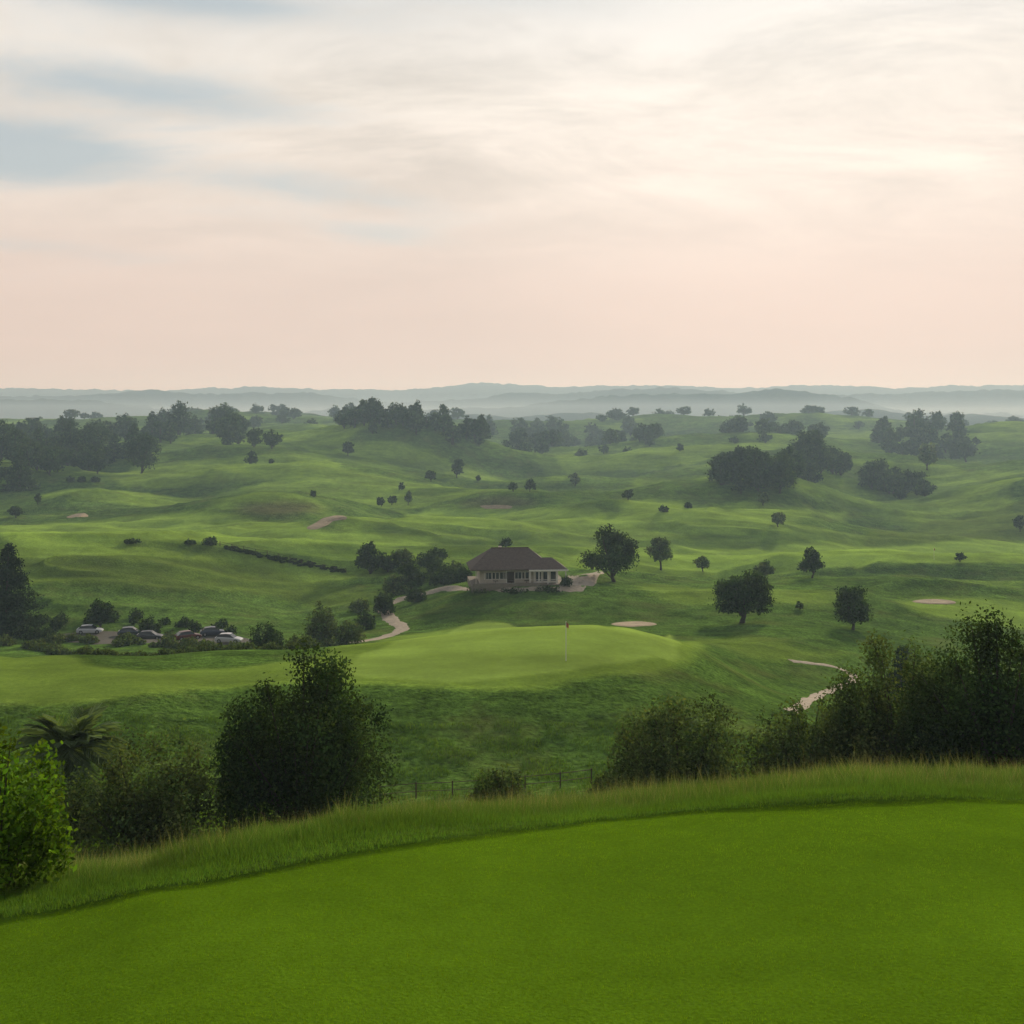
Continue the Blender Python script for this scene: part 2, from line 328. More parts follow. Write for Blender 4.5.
def make_plant(rng,kind,w,h,leaf,nl,trunk=0.25):
    Vs=[];Fs=[];mi=[];cs=[];off=0; scr=0.12
    def add(V,Fq,m,c=None):
        nonlocal off
        Vs.append(V);Fs.append(Fq+off);mi.append(np.full(len(Fq),m)); cs.append(np.ones((len(V),4)) if c is None else c); off+=len(V)
    blobs=[]
    if kind=='broad':
        z0_=h*trunk; cz=z0_+(h-z0_)*0.44; rz=(h-z0_)/2
        nb=int(rng.integers(20,28)); ph=rng.random()*6.28
        for i in range(nb):
            a=rng.random()*2*math.pi; e=rng.random()*2.0-0.55; ce=max(math.cos(e),0.15)
            q=(0.52+0.30*rng.random())*(1+0.16*math.cos(a-ph)); rr=w*(0.085+0.11*rng.random())
            blobs.append((w/2*q*ce*math.cos(a),w/2*q*ce*math.sin(a),cz+rz*(q*1.12)*math.sin(e),rr,rr,rr*(0.75+0.3*rng.random())*min(1.3,max(0.6,rz*2/w))))
        blobs.append((0,0,cz,w*0.35,w*0.35,rz*0.66)); blobs.append((0.04*w*math.cos(ph),0.04*w*math.sin(ph),cz-rz*0.25,w*0.39,w*0.39,rz*0.42))
        lean=rng.normal(size=2)*0.03*h
        add(*tube([(0,0,-0.4),(lean[0]*.3,lean[1]*.3,z0_*0.6),(lean[0],lean[1],z0_*1.3),(lean[0],lean[1],cz)],[w*0.045,w*0.034,w*0.03,w*0.012]),1)
        for b in blobs[:7]:
            s=np.array([lean[0],lean[1],z0_*(0.9+0.5*rng.random())]); e_=np.array(b[:3]); mm=(s+e_)/2+np.array([0,0,0.04*h])
            add(*tube([s,mm,e_],[w*0.02,w*0.012,w*0.004],5),1)
    elif kind in('bush','loose'):
        lo=kind=='loose'; nb=int(rng.integers(30,40)); ph=rng.random()*6.28
        if lo: scr=0.2
        for i in range(nb):
            a=rng.random()*2*math.pi; rr=math.sqrt(rng.random())*(0.44 if lo else 0.42)*w; zt=h*(1.03-0.50*(rr/(0.5*w))**2)*((0.62+0.44*rng.random()) if lo else (0.76+0.28*rng.random()))*(1+0.06*math.cos(a-ph))
            rad=w*(0.05+0.08*rng.random()); zz=zt-rad*0.8
            blobs.append((rr*math.cos(a),rr*math.sin(a),max(zz,h*0.2),rad,rad,rad*(1.3 if lo else 1.0)))
            blobs.append((rr*math.cos(a)*1.06,rr*math.sin(a)*1.06,max(zz*0.5,h*0.14),rad*1.3,rad*1.3,max(zz*0.5,h*0.14)))
        q=0.8 if lo else 1
        blobs.append((0,0,h*0.40,w*0.36*q,w*0.36*q,h*0.42*q)); blobs.append((0,0,h*0.22,w*0.43*q,w*0.43*q,h*0.24))
        for b in blobs[:-2:3]: add(*tube([(0,0,-0.3),(b[0]*.5,b[1]*.5,b[2]*.5),(b[0],b[1],b[2]+b[5]*0.5)],[w*0.012,w*0.008,w*0.002],5),1)
    elif kind=='conifer':
        add(*tube([(0,0,-0.4),(0,0,h*0.5),(0,0,h*0.97)],[w*0.05,w*0.03,w*0.005]),1)
        nt_=int(10+h*0.5)
        for i in range(nt_):
            f=i/nt_; zz=h*(0.06+0.92*f); rr=w/2*(1-f)**0.75
            for j in range(7):
                a=rng.random()*2*math.pi; q=rr*(0.4+0.4*rng.random())
                blobs.append((q*math.cos(a),q*math.sin(a),zz-0.12*q,rr*0.4+0.04*w,rr*0.4+0.04*w,h*0.05))
    elif kind=='poplar':
        add(*tube([(0,0,-0.4),(0,0,h*0.5),(0,0,h*0.95)],[w*0.07,w*0.05,w*0.01]),1)
        for i in range(16):
            f=rng.random(); zz=h*(0.14+0.78*f); rr=w*0.5*math.sin(math.pi*(0.15+0.8*f))**0.6
            a=rng.random()*6.28; blobs.append((rr*.5*math.cos(a),rr*.5*math.sin(a),zz,rr*.6,rr*.6,h*0.09))
    V,Fq,c=leaves(rng,blobs,nl,leaf,sc_r=scr); V[:,2]=np.maximum(V[:,2],-0.1)
    add(V,Fq,0,c)
    return np.concatenate(Vs),np.concatenate(Fs),np.concatenate(mi),np.concatenate(cs)
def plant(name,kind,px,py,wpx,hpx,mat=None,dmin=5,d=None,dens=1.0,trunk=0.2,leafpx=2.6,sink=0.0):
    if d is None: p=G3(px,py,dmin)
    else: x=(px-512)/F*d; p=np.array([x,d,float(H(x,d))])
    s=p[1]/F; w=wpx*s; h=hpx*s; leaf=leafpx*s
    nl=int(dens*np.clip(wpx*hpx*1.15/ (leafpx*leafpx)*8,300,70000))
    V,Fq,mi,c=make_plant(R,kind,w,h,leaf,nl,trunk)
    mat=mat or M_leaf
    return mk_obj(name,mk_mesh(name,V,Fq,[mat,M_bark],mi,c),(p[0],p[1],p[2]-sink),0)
plant('leafy_shrub','loose',-8,905,150,176,M_leaf3,d=15.5,leafpx=5.2,dens=0.9)
plant('round_bush','bush',302,828,176,178,M_leaf,d=41,dens=1.3,leafpx=2.9)
plant('round_bush','loose',142,845,160,106,M_leaf2,d=35,leafpx=2.9)
plant('round_bush','bush',70,845,80,62,M_leaf2,d=38,leafpx=2.9)
plant('small_bush','bush',497,806,86,60,M_leaf2,d=42,leafpx=2.7)
plant('round_bush','bush',684,788,150,108,M_leaf2,d=43,leafpx=2.7)
plant('round_bush','loose',803,776,118,92,M_leaf2,d=42,leafpx=2.7)
plant('small_bush','bush',612,785,60,38,M_leaf2,d=45,leafpx=2.6,dens=.8)
plant('broad_shrub','loose',905,780,165,138,M_leaf2,d=40,leafpx=2.7,dens=1.2)
plant('broad_shrub','loose',1000,782,190,165,M_leaf,d=37,leafpx=2.9,dens=1.2)
plant('broad_shrub','bush',940,782,100,132,M_leaf,d=42,leafpx=2.9)
plant('round_bush','bush',858,778,80,108,M_leaf2,d=46,leafpx=2.7)
plant('broad_shrub','bush',1110,780,170,150,M_leaf,d=38,leafpx=4)
plant('conifer_tree','conifer',900,668,36,58,M_pine,d=118)
def palm(px,d,wpx,rowc):
    s=d/F; x=(px-512)/F*d; z=float(H(x,d)); V=[];Fq=[];mi=[]
    w=wpx*s/2; hc=-(rowc-HZ)*s-z
    tv,tf=tube([(0,0,-0.5),(0.05,0,hc*0.5),(0,0,hc)],[0.28,0.24,0.22],8); V+=list(map(tuple,tv)); Fq+=list(map(tuple,tf)); mi+=[1]*len(tf); cl=[1.0]*len(tv)
    for i in range(76):
        a=R.random()*6.28; el=R.random()**0.9*1.4-0.15; L_=w*(0.95+0.25*R.random()); tn=0.5+1.0*R.random()
        ax=np.array([math.cos(a),math.sin(a)]); stem=[]
        for t in np.linspace(0,1,19):
            stem.append(np.array([ax[0]*L_*t*math.cos(el),ax[1]*L_*t*math.cos(el),hc+L_*t*math.sin(el)*0.95-0.42*L_*t*t*(0.3+math.cos(el))]))
        side=np.array([-ax[1],ax[0],0])
        for k_ in range(3,19):
          for sg in (-1,1):
                b=stem[k_-1]; dirn=stem[k_]-stem[k_-1]; dirn/=np.linalg.norm(dirn)
                ll=L_*0.36*(1-1.1*abs(k_/19-0.55)); tip=b+side*sg*ll*0.55+dirn*ll*0.8+np.array([0,0,-0.18*ll])
                up=np.cross(dirn,side); wv=(dirn*0.5+up*(R.random()-0.5)*1.6); wv=wv/np.linalg.norm(wv)*0.045; n_=len(V)
                V+= [tuple(b-wv),tuple(b+wv),tuple(tip+wv*.3),tuple(tip-wv*.3)]; Fq.append((n_,n_+1,n_+2,n_+3)); mi.append(0); cl+=[tn]*4
    cl=np.array(cl); c=np.stack([cl,cl,cl,np.ones(len(cl))],1)
    return mk_obj('palm_tree',mk_mesh('palm_tree',V,Fq,[M_palm,M_bark],mi,c),(x,d,z))
palm(70,40,118,752)
mids=[
 ('oak_tree','broad',742,623,78,52,M_leaf,140,0.10),('oak_tree','broad',853,630,48,44,M_leaf,140,0.08),('oak_tree','broad',614,582,60,56,M_leaf,180,0.06),
 ('young_tree','broad',661,570,30,33,M_leaf2,200,0.2),('oak_tree','broad',812,578,27,33,M_leaf,200,0.1),('small_tree','broad',764,580,22,20,M_leaf2,200,0.1),
 ('small_tree','broad',703,572,16,16,M_leaf2,200,0.1),('small_tree','broad',763,506,16,14,M_leaf2,300,0.1),('small_tree','broad',778,527,16,16,M_leaf2,300,0.1),
 ('oak_tree','broad',966,462,29,26,M_leaf,300,0.1),('small_tree','broad',927,470,20,28,M_leaf2,300,0.1),('small_tree','broad',628,500,15,11,M_leaf,300,0.1),
 ('small_tree','broad',575,486,13,13,M_leaf2,300,0.1),('small_tree','broad',530,492,12,14,M_leaf,300,0.1),('small_tree','broad',513,492,11,10,M_leaf,300,0.1),
 ('oak_tree','broad',457,478,15,20,M_leaf,300,0.1),('small_tree','broad',431,482,12,12,M_leaf,300,0.1),('small_tree','broad',348,456,14,15,M_leaf,300,0.1),
 ('small_tree','broad',38,505,8,12,M_leaf,300,0.1),('small_tree','broad',16,518,18,12,M_leaf,250,0.1),('conifer_tree','conifer',8,637,74,96,M_pine,140,0.1),
 ('small_tree','broad',101,630,30,31,M_leaf,150,0.08),('small_tree','broad',408,505,10,14,M_leaf2,300,0.1),('small_tree','broad',392,505,12,10,M_leaf,300,0.1),('small_tree','broad',381,507,10,10,M_leaf,300,0.1),
 ('small_tree','broad',1020,532,14,18,M_leaf,300,0.1),('small_tree','broad',960,562,14,9,M_leaf,250,0.1),('small_tree','broad',506,548,18,10,M_leaf,215,0.1),
 ('small_tree','broad',680,452,8,8,M_leaf,500,0.1),('small_tree','broad',800,610,10,8,M_leaf2,180,0.1),
 ('small_tree','broad',370,574,38,32,M_leaf,215,0.02),('small_tree','broad',412,590,36,26,M_leaf,205,0.02),('small_tree','broad',404,568,34,18,M_leaf2,235,0.02),('small_tree','broad',430,570,30,18,M_leaf,235,0.02),('small_tree','broad',388,572,26,18,M_leaf,235,0.02)]
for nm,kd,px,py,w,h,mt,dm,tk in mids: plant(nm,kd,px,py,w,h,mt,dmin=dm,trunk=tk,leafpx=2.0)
bus=[(265,652,38,30,M_leaf,120),(322,644,36,40,M_leaf2,150),(345,644,40,24,M_leaf2,150),(365,630,24,20,M_leaf,150),(385,614,24,24,M_leaf,180),(300,652,30,20,M_leaf2,130),
 (150,636,24,20,M_leaf,170),(40,642,34,18,M_leaf,150),(210,545,18,9,M_leaf,230),(132,543,18,5,M_leaf,230),(190,544,12,5,M_leaf,230),(170,640,16,10,M_leaf2,170),
 (95,482,10,6,M_leaf,350),(82,482,8,6,M_leaf,350),(70,482,8,6,M_leaf,350),(664,512,10,7,M_leaf,300),(688,508,8,6,M_leaf,300),(445,584,38,18,M_leaf,200),(462,582,24,16,M_leaf,200),(395,594,30,20,M_leaf2,200),
 (416,602,22,16,M_leaf,190),(360,612,24,14,M_leaf2,180),(436,560,24,14,M_leaf,240),(905,655,16,10,M_leaf,120),(548,591,30,5,M_leaf,190),(480,591,30,6,M_leaf2,190),(515,592,30,4,M_leaf,190),(566,586,14,10,M_leaf,195),
 (438,576,24,18,M_leaf,225),(456,574,20,14,M_leaf2,225)]
for px,py,w,h,mt,dm in bus: plant('bush','bush',px,py,w,h,mt,dmin=dm,leafpx=1.8)

def belt(name,items,mat,leafpx=2.0,dens=1.0):
    Vs=[];Fs=[];ms=[];cs=[];off=0
    for (kind,x,y,w,h) in items:
        s=y/F; lf=leafpx*s; wp=w/s; hp=h/s
        nl=int(np.clip(wp*hp*1.15/(leafpx**2)*6.0*dens,150,6000))
        V,Fq,mi,c=make_plant(R,kind,w,h,lf,nl,0.02 if kind=='broad' else 0.1)
        V=V+np.array([x,y,float(H(x,y))]); Vs.append(V);Fs.append(Fq+off);ms.append(mi);cs.append(c);off+=len(V)
    V=np.concatenate(Vs); o=Vs[0].mean(0)
    return mk_obj(name,mk_mesh(name,V-o,np.concatenate(Fs),[mat,M_bark],np.concatenate(ms),np.concatenate(cs)),tuple(o))
def along(pts,n,wpx,hpx,kinds,dmin,jx=6,jy=2.0,dj=0.04):
    P=np.array(pts,float); out=[]
    seg=np.r_[0,np.cumsum(np.hypot(*(P[1:]-P[:-1]).T))]
    for i in range(n):
        t=R.random()*seg[-1]; px=np.interp(t,seg,P[:,0])+R.normal()*jx*0.4; py=np.interp(t,seg,P[:,1])+R.normal()*jy*0.5
        g=G(px,py,dmin); f=1+R.normal()*dj; g=g*f
        s=g[1]/F; q=0.6+0.65*R.random()
        out.append((kinds[int(R.integers(len(kinds)))],g[0],g[1],wpx*s*q,hpx*s*q*(0.85+0.3*R.random())))
    return out
BR=['broad']; MX=['broad','broad','broad','conifer','poplar']
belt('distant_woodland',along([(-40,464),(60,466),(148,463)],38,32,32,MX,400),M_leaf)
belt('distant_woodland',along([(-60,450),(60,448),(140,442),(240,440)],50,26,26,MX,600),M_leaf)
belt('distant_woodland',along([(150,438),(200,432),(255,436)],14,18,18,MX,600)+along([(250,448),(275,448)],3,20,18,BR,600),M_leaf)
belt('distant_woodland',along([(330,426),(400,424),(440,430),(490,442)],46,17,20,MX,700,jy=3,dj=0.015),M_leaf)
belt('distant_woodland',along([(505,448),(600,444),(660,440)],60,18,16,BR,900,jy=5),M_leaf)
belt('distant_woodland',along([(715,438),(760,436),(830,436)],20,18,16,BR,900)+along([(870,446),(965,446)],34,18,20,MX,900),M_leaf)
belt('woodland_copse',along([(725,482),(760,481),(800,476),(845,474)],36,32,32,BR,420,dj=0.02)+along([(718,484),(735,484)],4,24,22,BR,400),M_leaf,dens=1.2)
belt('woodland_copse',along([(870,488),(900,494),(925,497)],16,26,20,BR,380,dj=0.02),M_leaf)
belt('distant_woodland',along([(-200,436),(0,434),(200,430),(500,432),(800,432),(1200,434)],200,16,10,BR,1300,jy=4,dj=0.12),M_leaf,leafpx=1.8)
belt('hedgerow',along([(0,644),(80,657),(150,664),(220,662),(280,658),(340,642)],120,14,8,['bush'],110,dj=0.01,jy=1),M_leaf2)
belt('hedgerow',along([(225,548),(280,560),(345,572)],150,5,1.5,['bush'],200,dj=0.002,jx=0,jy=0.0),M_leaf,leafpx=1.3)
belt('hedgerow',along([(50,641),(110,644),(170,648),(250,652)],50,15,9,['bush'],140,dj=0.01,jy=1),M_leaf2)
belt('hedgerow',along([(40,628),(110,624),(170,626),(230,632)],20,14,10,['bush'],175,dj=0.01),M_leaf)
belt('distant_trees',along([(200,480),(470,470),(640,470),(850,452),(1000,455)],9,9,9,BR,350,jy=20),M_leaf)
print('plants',time.time()-T0)

# ------------------------------------------------------------------ grass blades
def blades(name,x,y,h,w,mat,lean=0.35,colv=None,lift=-0.01,tv=0.3):
    N=len(x); z=H(x,y)+lift; a=R.random(N)*6.283; la=R.random(N)*6.283
    hh=h*(0.5+R.random(N)); l=hh*lean*R.random(N)
    bx=np.cos(a)*w/2; by=np.sin(a)*w/2
    V=np.stack([np.c_[x-bx,y-by,z],np.c_[x+bx,y+by,z],np.c_[x+np.cos(la)*l,y+np.sin(la)*l,z+hh]],1).reshape(-1,3)
    t=1-tv+2*tv*R.random(N); wv=0.85+0.4*R.random(N)
    c=np.stack([t*wv,t,t*0.9,np.ones(N)],1)
    if colv is not None: c[:,:3]*=colv
    return mk_obj(name,mk_mesh(name,V,np.arange(N*3).reshape(-1,3),[mat],col=np.repeat(c,3,0)))
edge=np.array(edge)
def eu(u): return np.interp(u,edge[:,0]/edge[:,1],edge[:,1])
N=760000; L_=np.sqrt(R.random(N)*(22**2-7.5**2)+7.5**2); u=(R.random(N)-0.5)*1.2; ok=L_<eu(u)+0.1*R.normal(size=N)
L_=L_[ok];u=u[ok]; x=u*L_; tuft=fbm(x/0.09,L_/0.09,2,2.0); pt=1+0.26*fbm(x/1.8,L_/1.3,4,4.0)+0.22*fbm(x/0.3,L_/0.3,2,12.0)+0.22*tuft
pt=np.clip(pt,0.4,1.8)
blades('mown_grass',x,L_,0.022*(1+0.4*tuft),0.0065,M_turf,0.9,colv=pt[:,None],tv=0.28)
N=460000; u=(R.random(N)-0.5)*1.3; e=eu(u); t=R.random(N)**0.9*11; y=e+0.05+t; x=u*y
cl_=0.5+0.5*fbm(x/0.8,y/0.8,3,3.3); hh=(0.06+0.25*sstep(0.4,4.0,t)*(0.2+1.35*cl_))
seed=(R.random(N)<0.09*sstep(1.5,4.5,t)).astype(float)
big=0.72+0.56*(0.5+0.5*fbm(x/1.6,y/1.6,3,9.3))
cv=np.stack([0.72+0.12*sstep(0.3,4,t)+seed*0.8,0.92+seed*0.2,0.6+0.4*sstep(0,4,t)+seed*1.6],1)*big[:,None]
blades('tall_grass',x,y,hh*(1+0.5*seed),0.010,M_blade,0.75,colv=cv,tv=0.4)
N=260000; y=np.sqrt(R.random(N)*(86**2-32**2)+32**2); u=(R.random(N)-0.5)*1.15; x=u*y; cl_=fbm(x/1.6,y/1.6,3,5.1); ok=(cl_>-0.05)&(y<79); x=x[ok];y=y[ok]
blades('rough_grass',x,y,0.22,0.045,M_blade,0.8,colv=np.stack([0.58+0.55*cl_[ok],0.74+0.5*cl_[ok],0.55+0*x],1),tv=0.4)

# ------------------------------------------------------------------ man made
import bmesh
from mathutils import Matrix,Vector
def box(name,c,s,mat,parent,rot=0):
    me=bpy.data.meshes.new(name); bm=bmesh.new(); bmesh.ops.create_cube(bm,size=1.0); bmesh.ops.scale(bm,vec=s,verts=bm.verts)
    bm.to_mesh(me); bm.free(); me.materials.append(mat); o=mk_obj(name,me,c,rot,parent); return o
def poly(name,V,Fc,mat,parent,loc=(0,0,0)):
    me=bpy.data.meshes.new(name); me.from_pydata(V,[],Fc); me.materials.append(mat); me.update(); return mk_obj(name,me,loc,0,parent)
def empty(name,loc,rot=0):
    o=bpy.data.objects.new(name,None); sc.collection.objects.link(o); o.location=loc; o.rotation_euler=(0,0,rot); return o
M_wall=simple('cream_render',(0.50,0.46,0.40),0.85,0.08,0.7); M_white=simple('white_paint',(0.8,0.78,0.74),0.5,0.04)
M_roof=simple('roof_tiles',(0.115,0.088,0.074),0.85,0.3,2.5,bump=0.5); M_win=simple('window_glass',(0.03,0.035,0.04),0.1,0.1); M_wood=simple('dark_timber',(0.07,0.05,0.035),0.8,0.2)
M_stone=simple('terrace_paving',(0.20,0.175,0.14),0.9,0.15)
def clubhouse():
    p=G3(514,584,190); s=p[1]/F
    E=empty('clubhouse',(p[0],p[1]+5,p[2]-0.75),math.radians(6))
    W=84*s; D=9.0; Hh=2.7
    box('plinth',(0.5,0,0.1),(W+2.4,D+3.4,1.2),M_stone,E)
    z=0.7
    box('walls',(-0.5,0,z+Hh/2),(W-3,D-2,Hh),M_wall,E)
    def hip(nm,cx,cy,w,dd,z0_,hh,rl):
        a,b=w/2,dd/2; r=rl/2; t=0.18
        V=[(cx-a,cy-b,z0_),(cx+a,cy-b,z0_),(cx+a,cy+b,z0_),(cx-a,cy+b,z0_),(cx-r,cy,z0_+hh),(cx+r,cy,z0_+hh),(cx-a,cy-b,z0_-t),(cx+a,cy-b,z0_-t),(cx+a,cy+b,z0_-t),(cx-a,cy+b,z0_-t)]
        poly(nm,V,[(0,1,5,4),(1,2,5),(2,3,4,5),(3,0,4),(6,7,1,0),(7,8,2,1),(8,9,3,2),(9,6,0,3),(9,8,7,6)],M_roof,E)
    hip('roof',-0.8,0,W+0.2,D+2.0,z+Hh+0.10,3.4,W*0.46)
    hip('wing_roof',W/2-2.0,-2.6,7.4,7.0,z+Hh-0.02,1.9,2.2)
    box('wing_walls',(W/2-2.2,-2.0,z+Hh/2-0.05),(4.6,3.6,Hh-0.12),M_white,E)
    box('ridge_cap',(-0.8,0,z+Hh+3.52),(W*0.46,0.25,0.14),M_wood,E)
    box('chimney',(-2.6,0.9,z+Hh+3.1),(0.6,0.6,1.2),M_wall,E)
    y=-(D-2)/2
    for i,x in enumerate(np.linspace(-W/2+2.6,W/2-6.0,6)):
        if i==3:
            box('door_frame',(x,y-0.03,z+1.15),(1.7,0.06,2.3),M_white,E); box('door',(x,y-0.075,z+1.1),(1.35,0.05,2.1),M_wood,E)
        else:
            box('window_frame',(x,y-0.03,z+1.4),(1.4,0.06,1.4),M_white,E); box('window_pane',(x,y-0.07,z+1.4),(1.2,0.04,1.2),M_win,E); box('window_bar',(x,y-0.10,z+1.4),(0.07,0.03,1.2),M_white,E)
    for x in (W/2-3.6,W/2-2.2,W/2-0.8): box('window_pane',(x,-3.84,z+1.2),(0.95,0.05,1.7),M_win,E)
    for x in np.linspace(-W/2+0.2,W/2-6.4,6): box('verandah_post',(x,-D/2-0.6,z+Hh/2),(0.13,0.13,Hh-0.1),M_wall,E)
    for x in np.linspace(W/2-5.4,W/2+1.3,5): box('verandah_post',(x,-5.6,z+Hh/2-0.1),(0.18,0.18,Hh-0.2),M_white,E)
    box('wing_fascia',(W/2-2.0,-6.13,z+Hh-0.10),(7.4,0.06,0.26),M_white,E)
    box('terrace_rail',(W/2-2.0,-5.75,z+0.85),(6.8,0.06,0.08),M_white,E); box('terrace_wall',(-1.5,-6.3,0.45),(W-2,0.3,1.2),M_stone,E)
    for x in (-4,-1,1.8):
        box('table',(x,-5.4,z+0.72),(0.9,0.9,0.05),M_wood,E)
        box('table_leg',(x,-5.4,z+0.35),(0.08,0.08,0.69),M_wood,E)
clubhouse()
M_tyre=simple('tyre',(0.02,0.02,0.02),0.9,0.1); M_lamp=simple('lamp_glass',(0.6,0.6,0.6),0.2,0.05); M_red=simple('tail_lamp',(0.35,0.02,0.02),0.3,0.05); M_rim=simple('alloy',(0.4,0.4,0.42),0.35,0.05,metal=0.8)
def car(px,py,colr,rot,dm=165,sc_=0.95):
    p=G3(px,py,dm); E=empty('parked_car',(p[0],p[1],p[2]+0.1),rot); E.scale=(sc_,)*3
    paint=simple('car_paint',colr,0.3,0.03)
    st=[(-2.2,0.38,0.72,0.74),(-2.1,0.25,0.92,0.82),(-1.6,0.2,0.98,0.88),(-0.8,0.2,0.97,0.9),(0.2,0.2,0.94,0.9),(1.0,0.2,0.88,0.89),(1.7,0.22,0.78,0.85),(2.05,0.28,0.66,0.78),(2.2,0.38,0.55,0.66)]
    V=[];Fc=[]
    for x,b,t,w in st:
        V+=[(x,-w*.93,b),(x,-w,b+0.18),(x,-w,t-0.12),(x,-w*.88,t),(x,w*.88,t),(x,w,t-0.12),(x,w,b+0.18),(x,w*.93,b)]
    for i in range(len(st)-1):
        for j in range(8): Fc.append((i*8+j,i*8+(j+1)%8,(i+1)*8+(j+1)%8,(i+1)*8+j))
    Fc+=[tuple(range(7,-1,-1)),tuple(range((len(st)-1)*8,len(st)*8))]
    poly('body',V,Fc,paint,E)
    cb=[(-1.95,0.93,0.93,0.78),(-1.35,0.93,1.40,0.62),(-0.3,0.92,1.47,0.62),(0.35,0.92,1.42,0.61),(1.1,0.86,0.87,0.75)]
    V=[];Fc=[]
    for x,b,t,w in cb: V+=[(x,-0.8,b-0.03),(x,-w,t),(x,w,t),(x,0.8,b-0.03)]
    for i in range(4):
        for j in range(3): Fc.append((i*4+j,i*4+j+1,(i+1)*4+j+1,(i+1)*4+j))
    poly('windows',V,Fc,M_win,E)
    RP=((-1.42,1.385,0.6),(-0.3,1.475,0.63),(0.38,1.425,0.61))
    V=[(x,s_*w,t+0.012) for x,t,w in RP for s_ in (-1,1)]+[(x,s_*w,t+0.035) for x,t,w in RP for s_ in (-1,1)]
    poly('roof_panel',V,[(6,7,9,8),(8,9,11,10),(0,2,8,6),(2,4,10,8),(1,7,9,3),(3,9,11,5),(0,6,7,1),(4,5,11,10)],paint,E)
    for sx in (-1.38,1.38):
        for sy in (-0.82,0.82):
            for nm,r_,dd,mt in (('wheel',0.33,0.2,M_tyre),('wheel_rim',0.2,0.22,M_rim)):
                me=bpy.data.meshes.new(nm); bm=bmesh.new(); bmesh.ops.create_cone(bm,cap_ends=True,segments=20,radius1=r_,radius2=r_,depth=dd,matrix=Matrix.Rotation(math.pi/2,4,'X')); bm.to_mesh(me); bm.free(); me.materials.append(mt); mk_obj(nm,me,(sx,sy,0.33),0,E)
    for sy in (-0.6,0.6): box('headlamp',(2.08,sy,0.58),(0.12,0.3,0.13),M_lamp,E); box('tail_lamp',(-2.14,sy,0.75),(0.08,0.28,0.16),M_red,E)
car(90,634,(0.5,0.52,0.54),0.15); car(131,636,(0.05,0.06,0.08),0.2); car(188,640,(0.10,0.02,0.015),0.6); car(229,643,(0.5,0.5,0.52),-0.1); car(213,636,(0.05,0.06,0.09),0.3); car(150,640,(0.06,0.06,0.07),0.1)
def flag(px,py,dm,hh,sz=0.62):
    p=G3(px,py,dm); E=empty('golf_flag',tuple(p))
    me=bpy.data.meshes.new('pole'); bm=bmesh.new(); bmesh.ops.create_cone(bm,cap_ends=True,segments=10,radius1=0.035,radius2=0.025,depth=hh); bm.to_mesh(me); bm.free(); me.materials.append(M_white); mk_obj('pole',me,(0,0,hh/2),0,E)
    V=[];Fc=[]
    for i in range(7):
        x=0.03+0.42*i/6; yv=0.06*math.sin(i*1.2); V+=[(x*0.5,yv-0.02,hh-0.02-0.2*i/6),(x*0.5,yv,hh-sz-0.15*i/6)]
    for i in range(6): Fc.append((2*i,2*i+1,2*i+3,2*i+2))
    poly('flag_cloth',V,Fc,simple('flag_red',(0.42,0.14,0.11),0.8,0.05),E)
flag(566,661,80,3.3,0.45)
flag(934,560,250,3.2)
def fence(name,pts,dmin,gap,hh,pw=0.09):
    P=cr(gp(pts,dmin),10,closed=False); seg=np.r_[0,np.cumsum(np.hypot(*(P[1:]-P[:-1]).T))]; V=[];Fc=[]
    def bar(a,b,w):
        n_=len(V); a=np.array(a);b=np.array(b); d=b-a; d/=np.linalg.norm(d); u_=np.cross(d,(0,0,1) if abs(d[2])<0.9 else (1,0,0)); u_/=np.linalg.norm(u_); v_=np.cross(d,u_)
        for q in (a,b):
            for su,sv in ((-1,-1),(1,-1),(1,1),(-1,1)): V.append(tuple(q+u_*su*w/2+v_*sv*w/2))
        for j in range(4): Fc.append((n_+j,n_+(j+1)%4,n_+4+(j+1)%4,n_+4+j))
        Fc.append((n_+3,n_+2,n_+1,n_)); Fc.append((n_+4,n_+5,n_+6,n_+7))
    prev=None
    for t in np.arange(0,seg[-1],gap):
        x=np.interp(t,seg,P[:,0]); y=np.interp(t,seg,P[:,1]); z=float(H(x,y)); bar((x,y,z-0.3),(x,y,z+hh),pw)
        if prev is not None:
            for f in (0.45,0.92): bar((prev[0],prev[1],prev[2]+hh*f),(x,y,z+hh*f),pw*0.4)
        prev=(x,y,z)
    mk_obj(name,mk_mesh(name,V,np.array(Fc),[M_wood]))
fence('post_and_rail_fence',[(380,802),(430,798),(500,794),(575,787),(600,782)],44,2.2,1.0,0.08)
fence('post_and_rail_fence',[(220,546),(280,559),(350,573)],200,3.0,1.1,0.12)

# ------------------------------------------------------------------ sun, sky, haze
SUN_AZ=math.radians(22); SUN_EL=math.radians(18)
sd=Vector((math.sin(SUN_AZ)*math.cos(SUN_EL),math.cos(SUN_AZ)*math.cos(SUN_EL),math.sin(SUN_EL)))
sl=bpy.data.lights.new('sun','SUN'); sl.energy=5.0; sl.angle=math.radians(4); sl.color=(1,0.89,0.70)
so=bpy.data.objects.new('sun',sl); sc.collection.objects.link(so); so.rotation_euler=(-sd).to_track_quat('-Z','Y').to_euler(); so.location=(0,0,100)
w=bpy.data.worlds.new('World'); sc.world=w; w.use_nodes=True; nt=w.node_tree; nt.nodes.clear(); l=nt.links
out=nd(nt,'ShaderNodeOutputWorld'); bg=nd(nt,'ShaderNodeBackground'); l.new(bg.outputs[0],out.inputs[0])
def mth(op,*v):
    q=nd(nt,'ShaderNodeMath',operation=op)
    for i,x in enumerate(v):
        if isinstance(x,(int,float)): q.inputs[i].default_value=x
        else: l.new(x,q.inputs[i])
    return q.outputs[0]
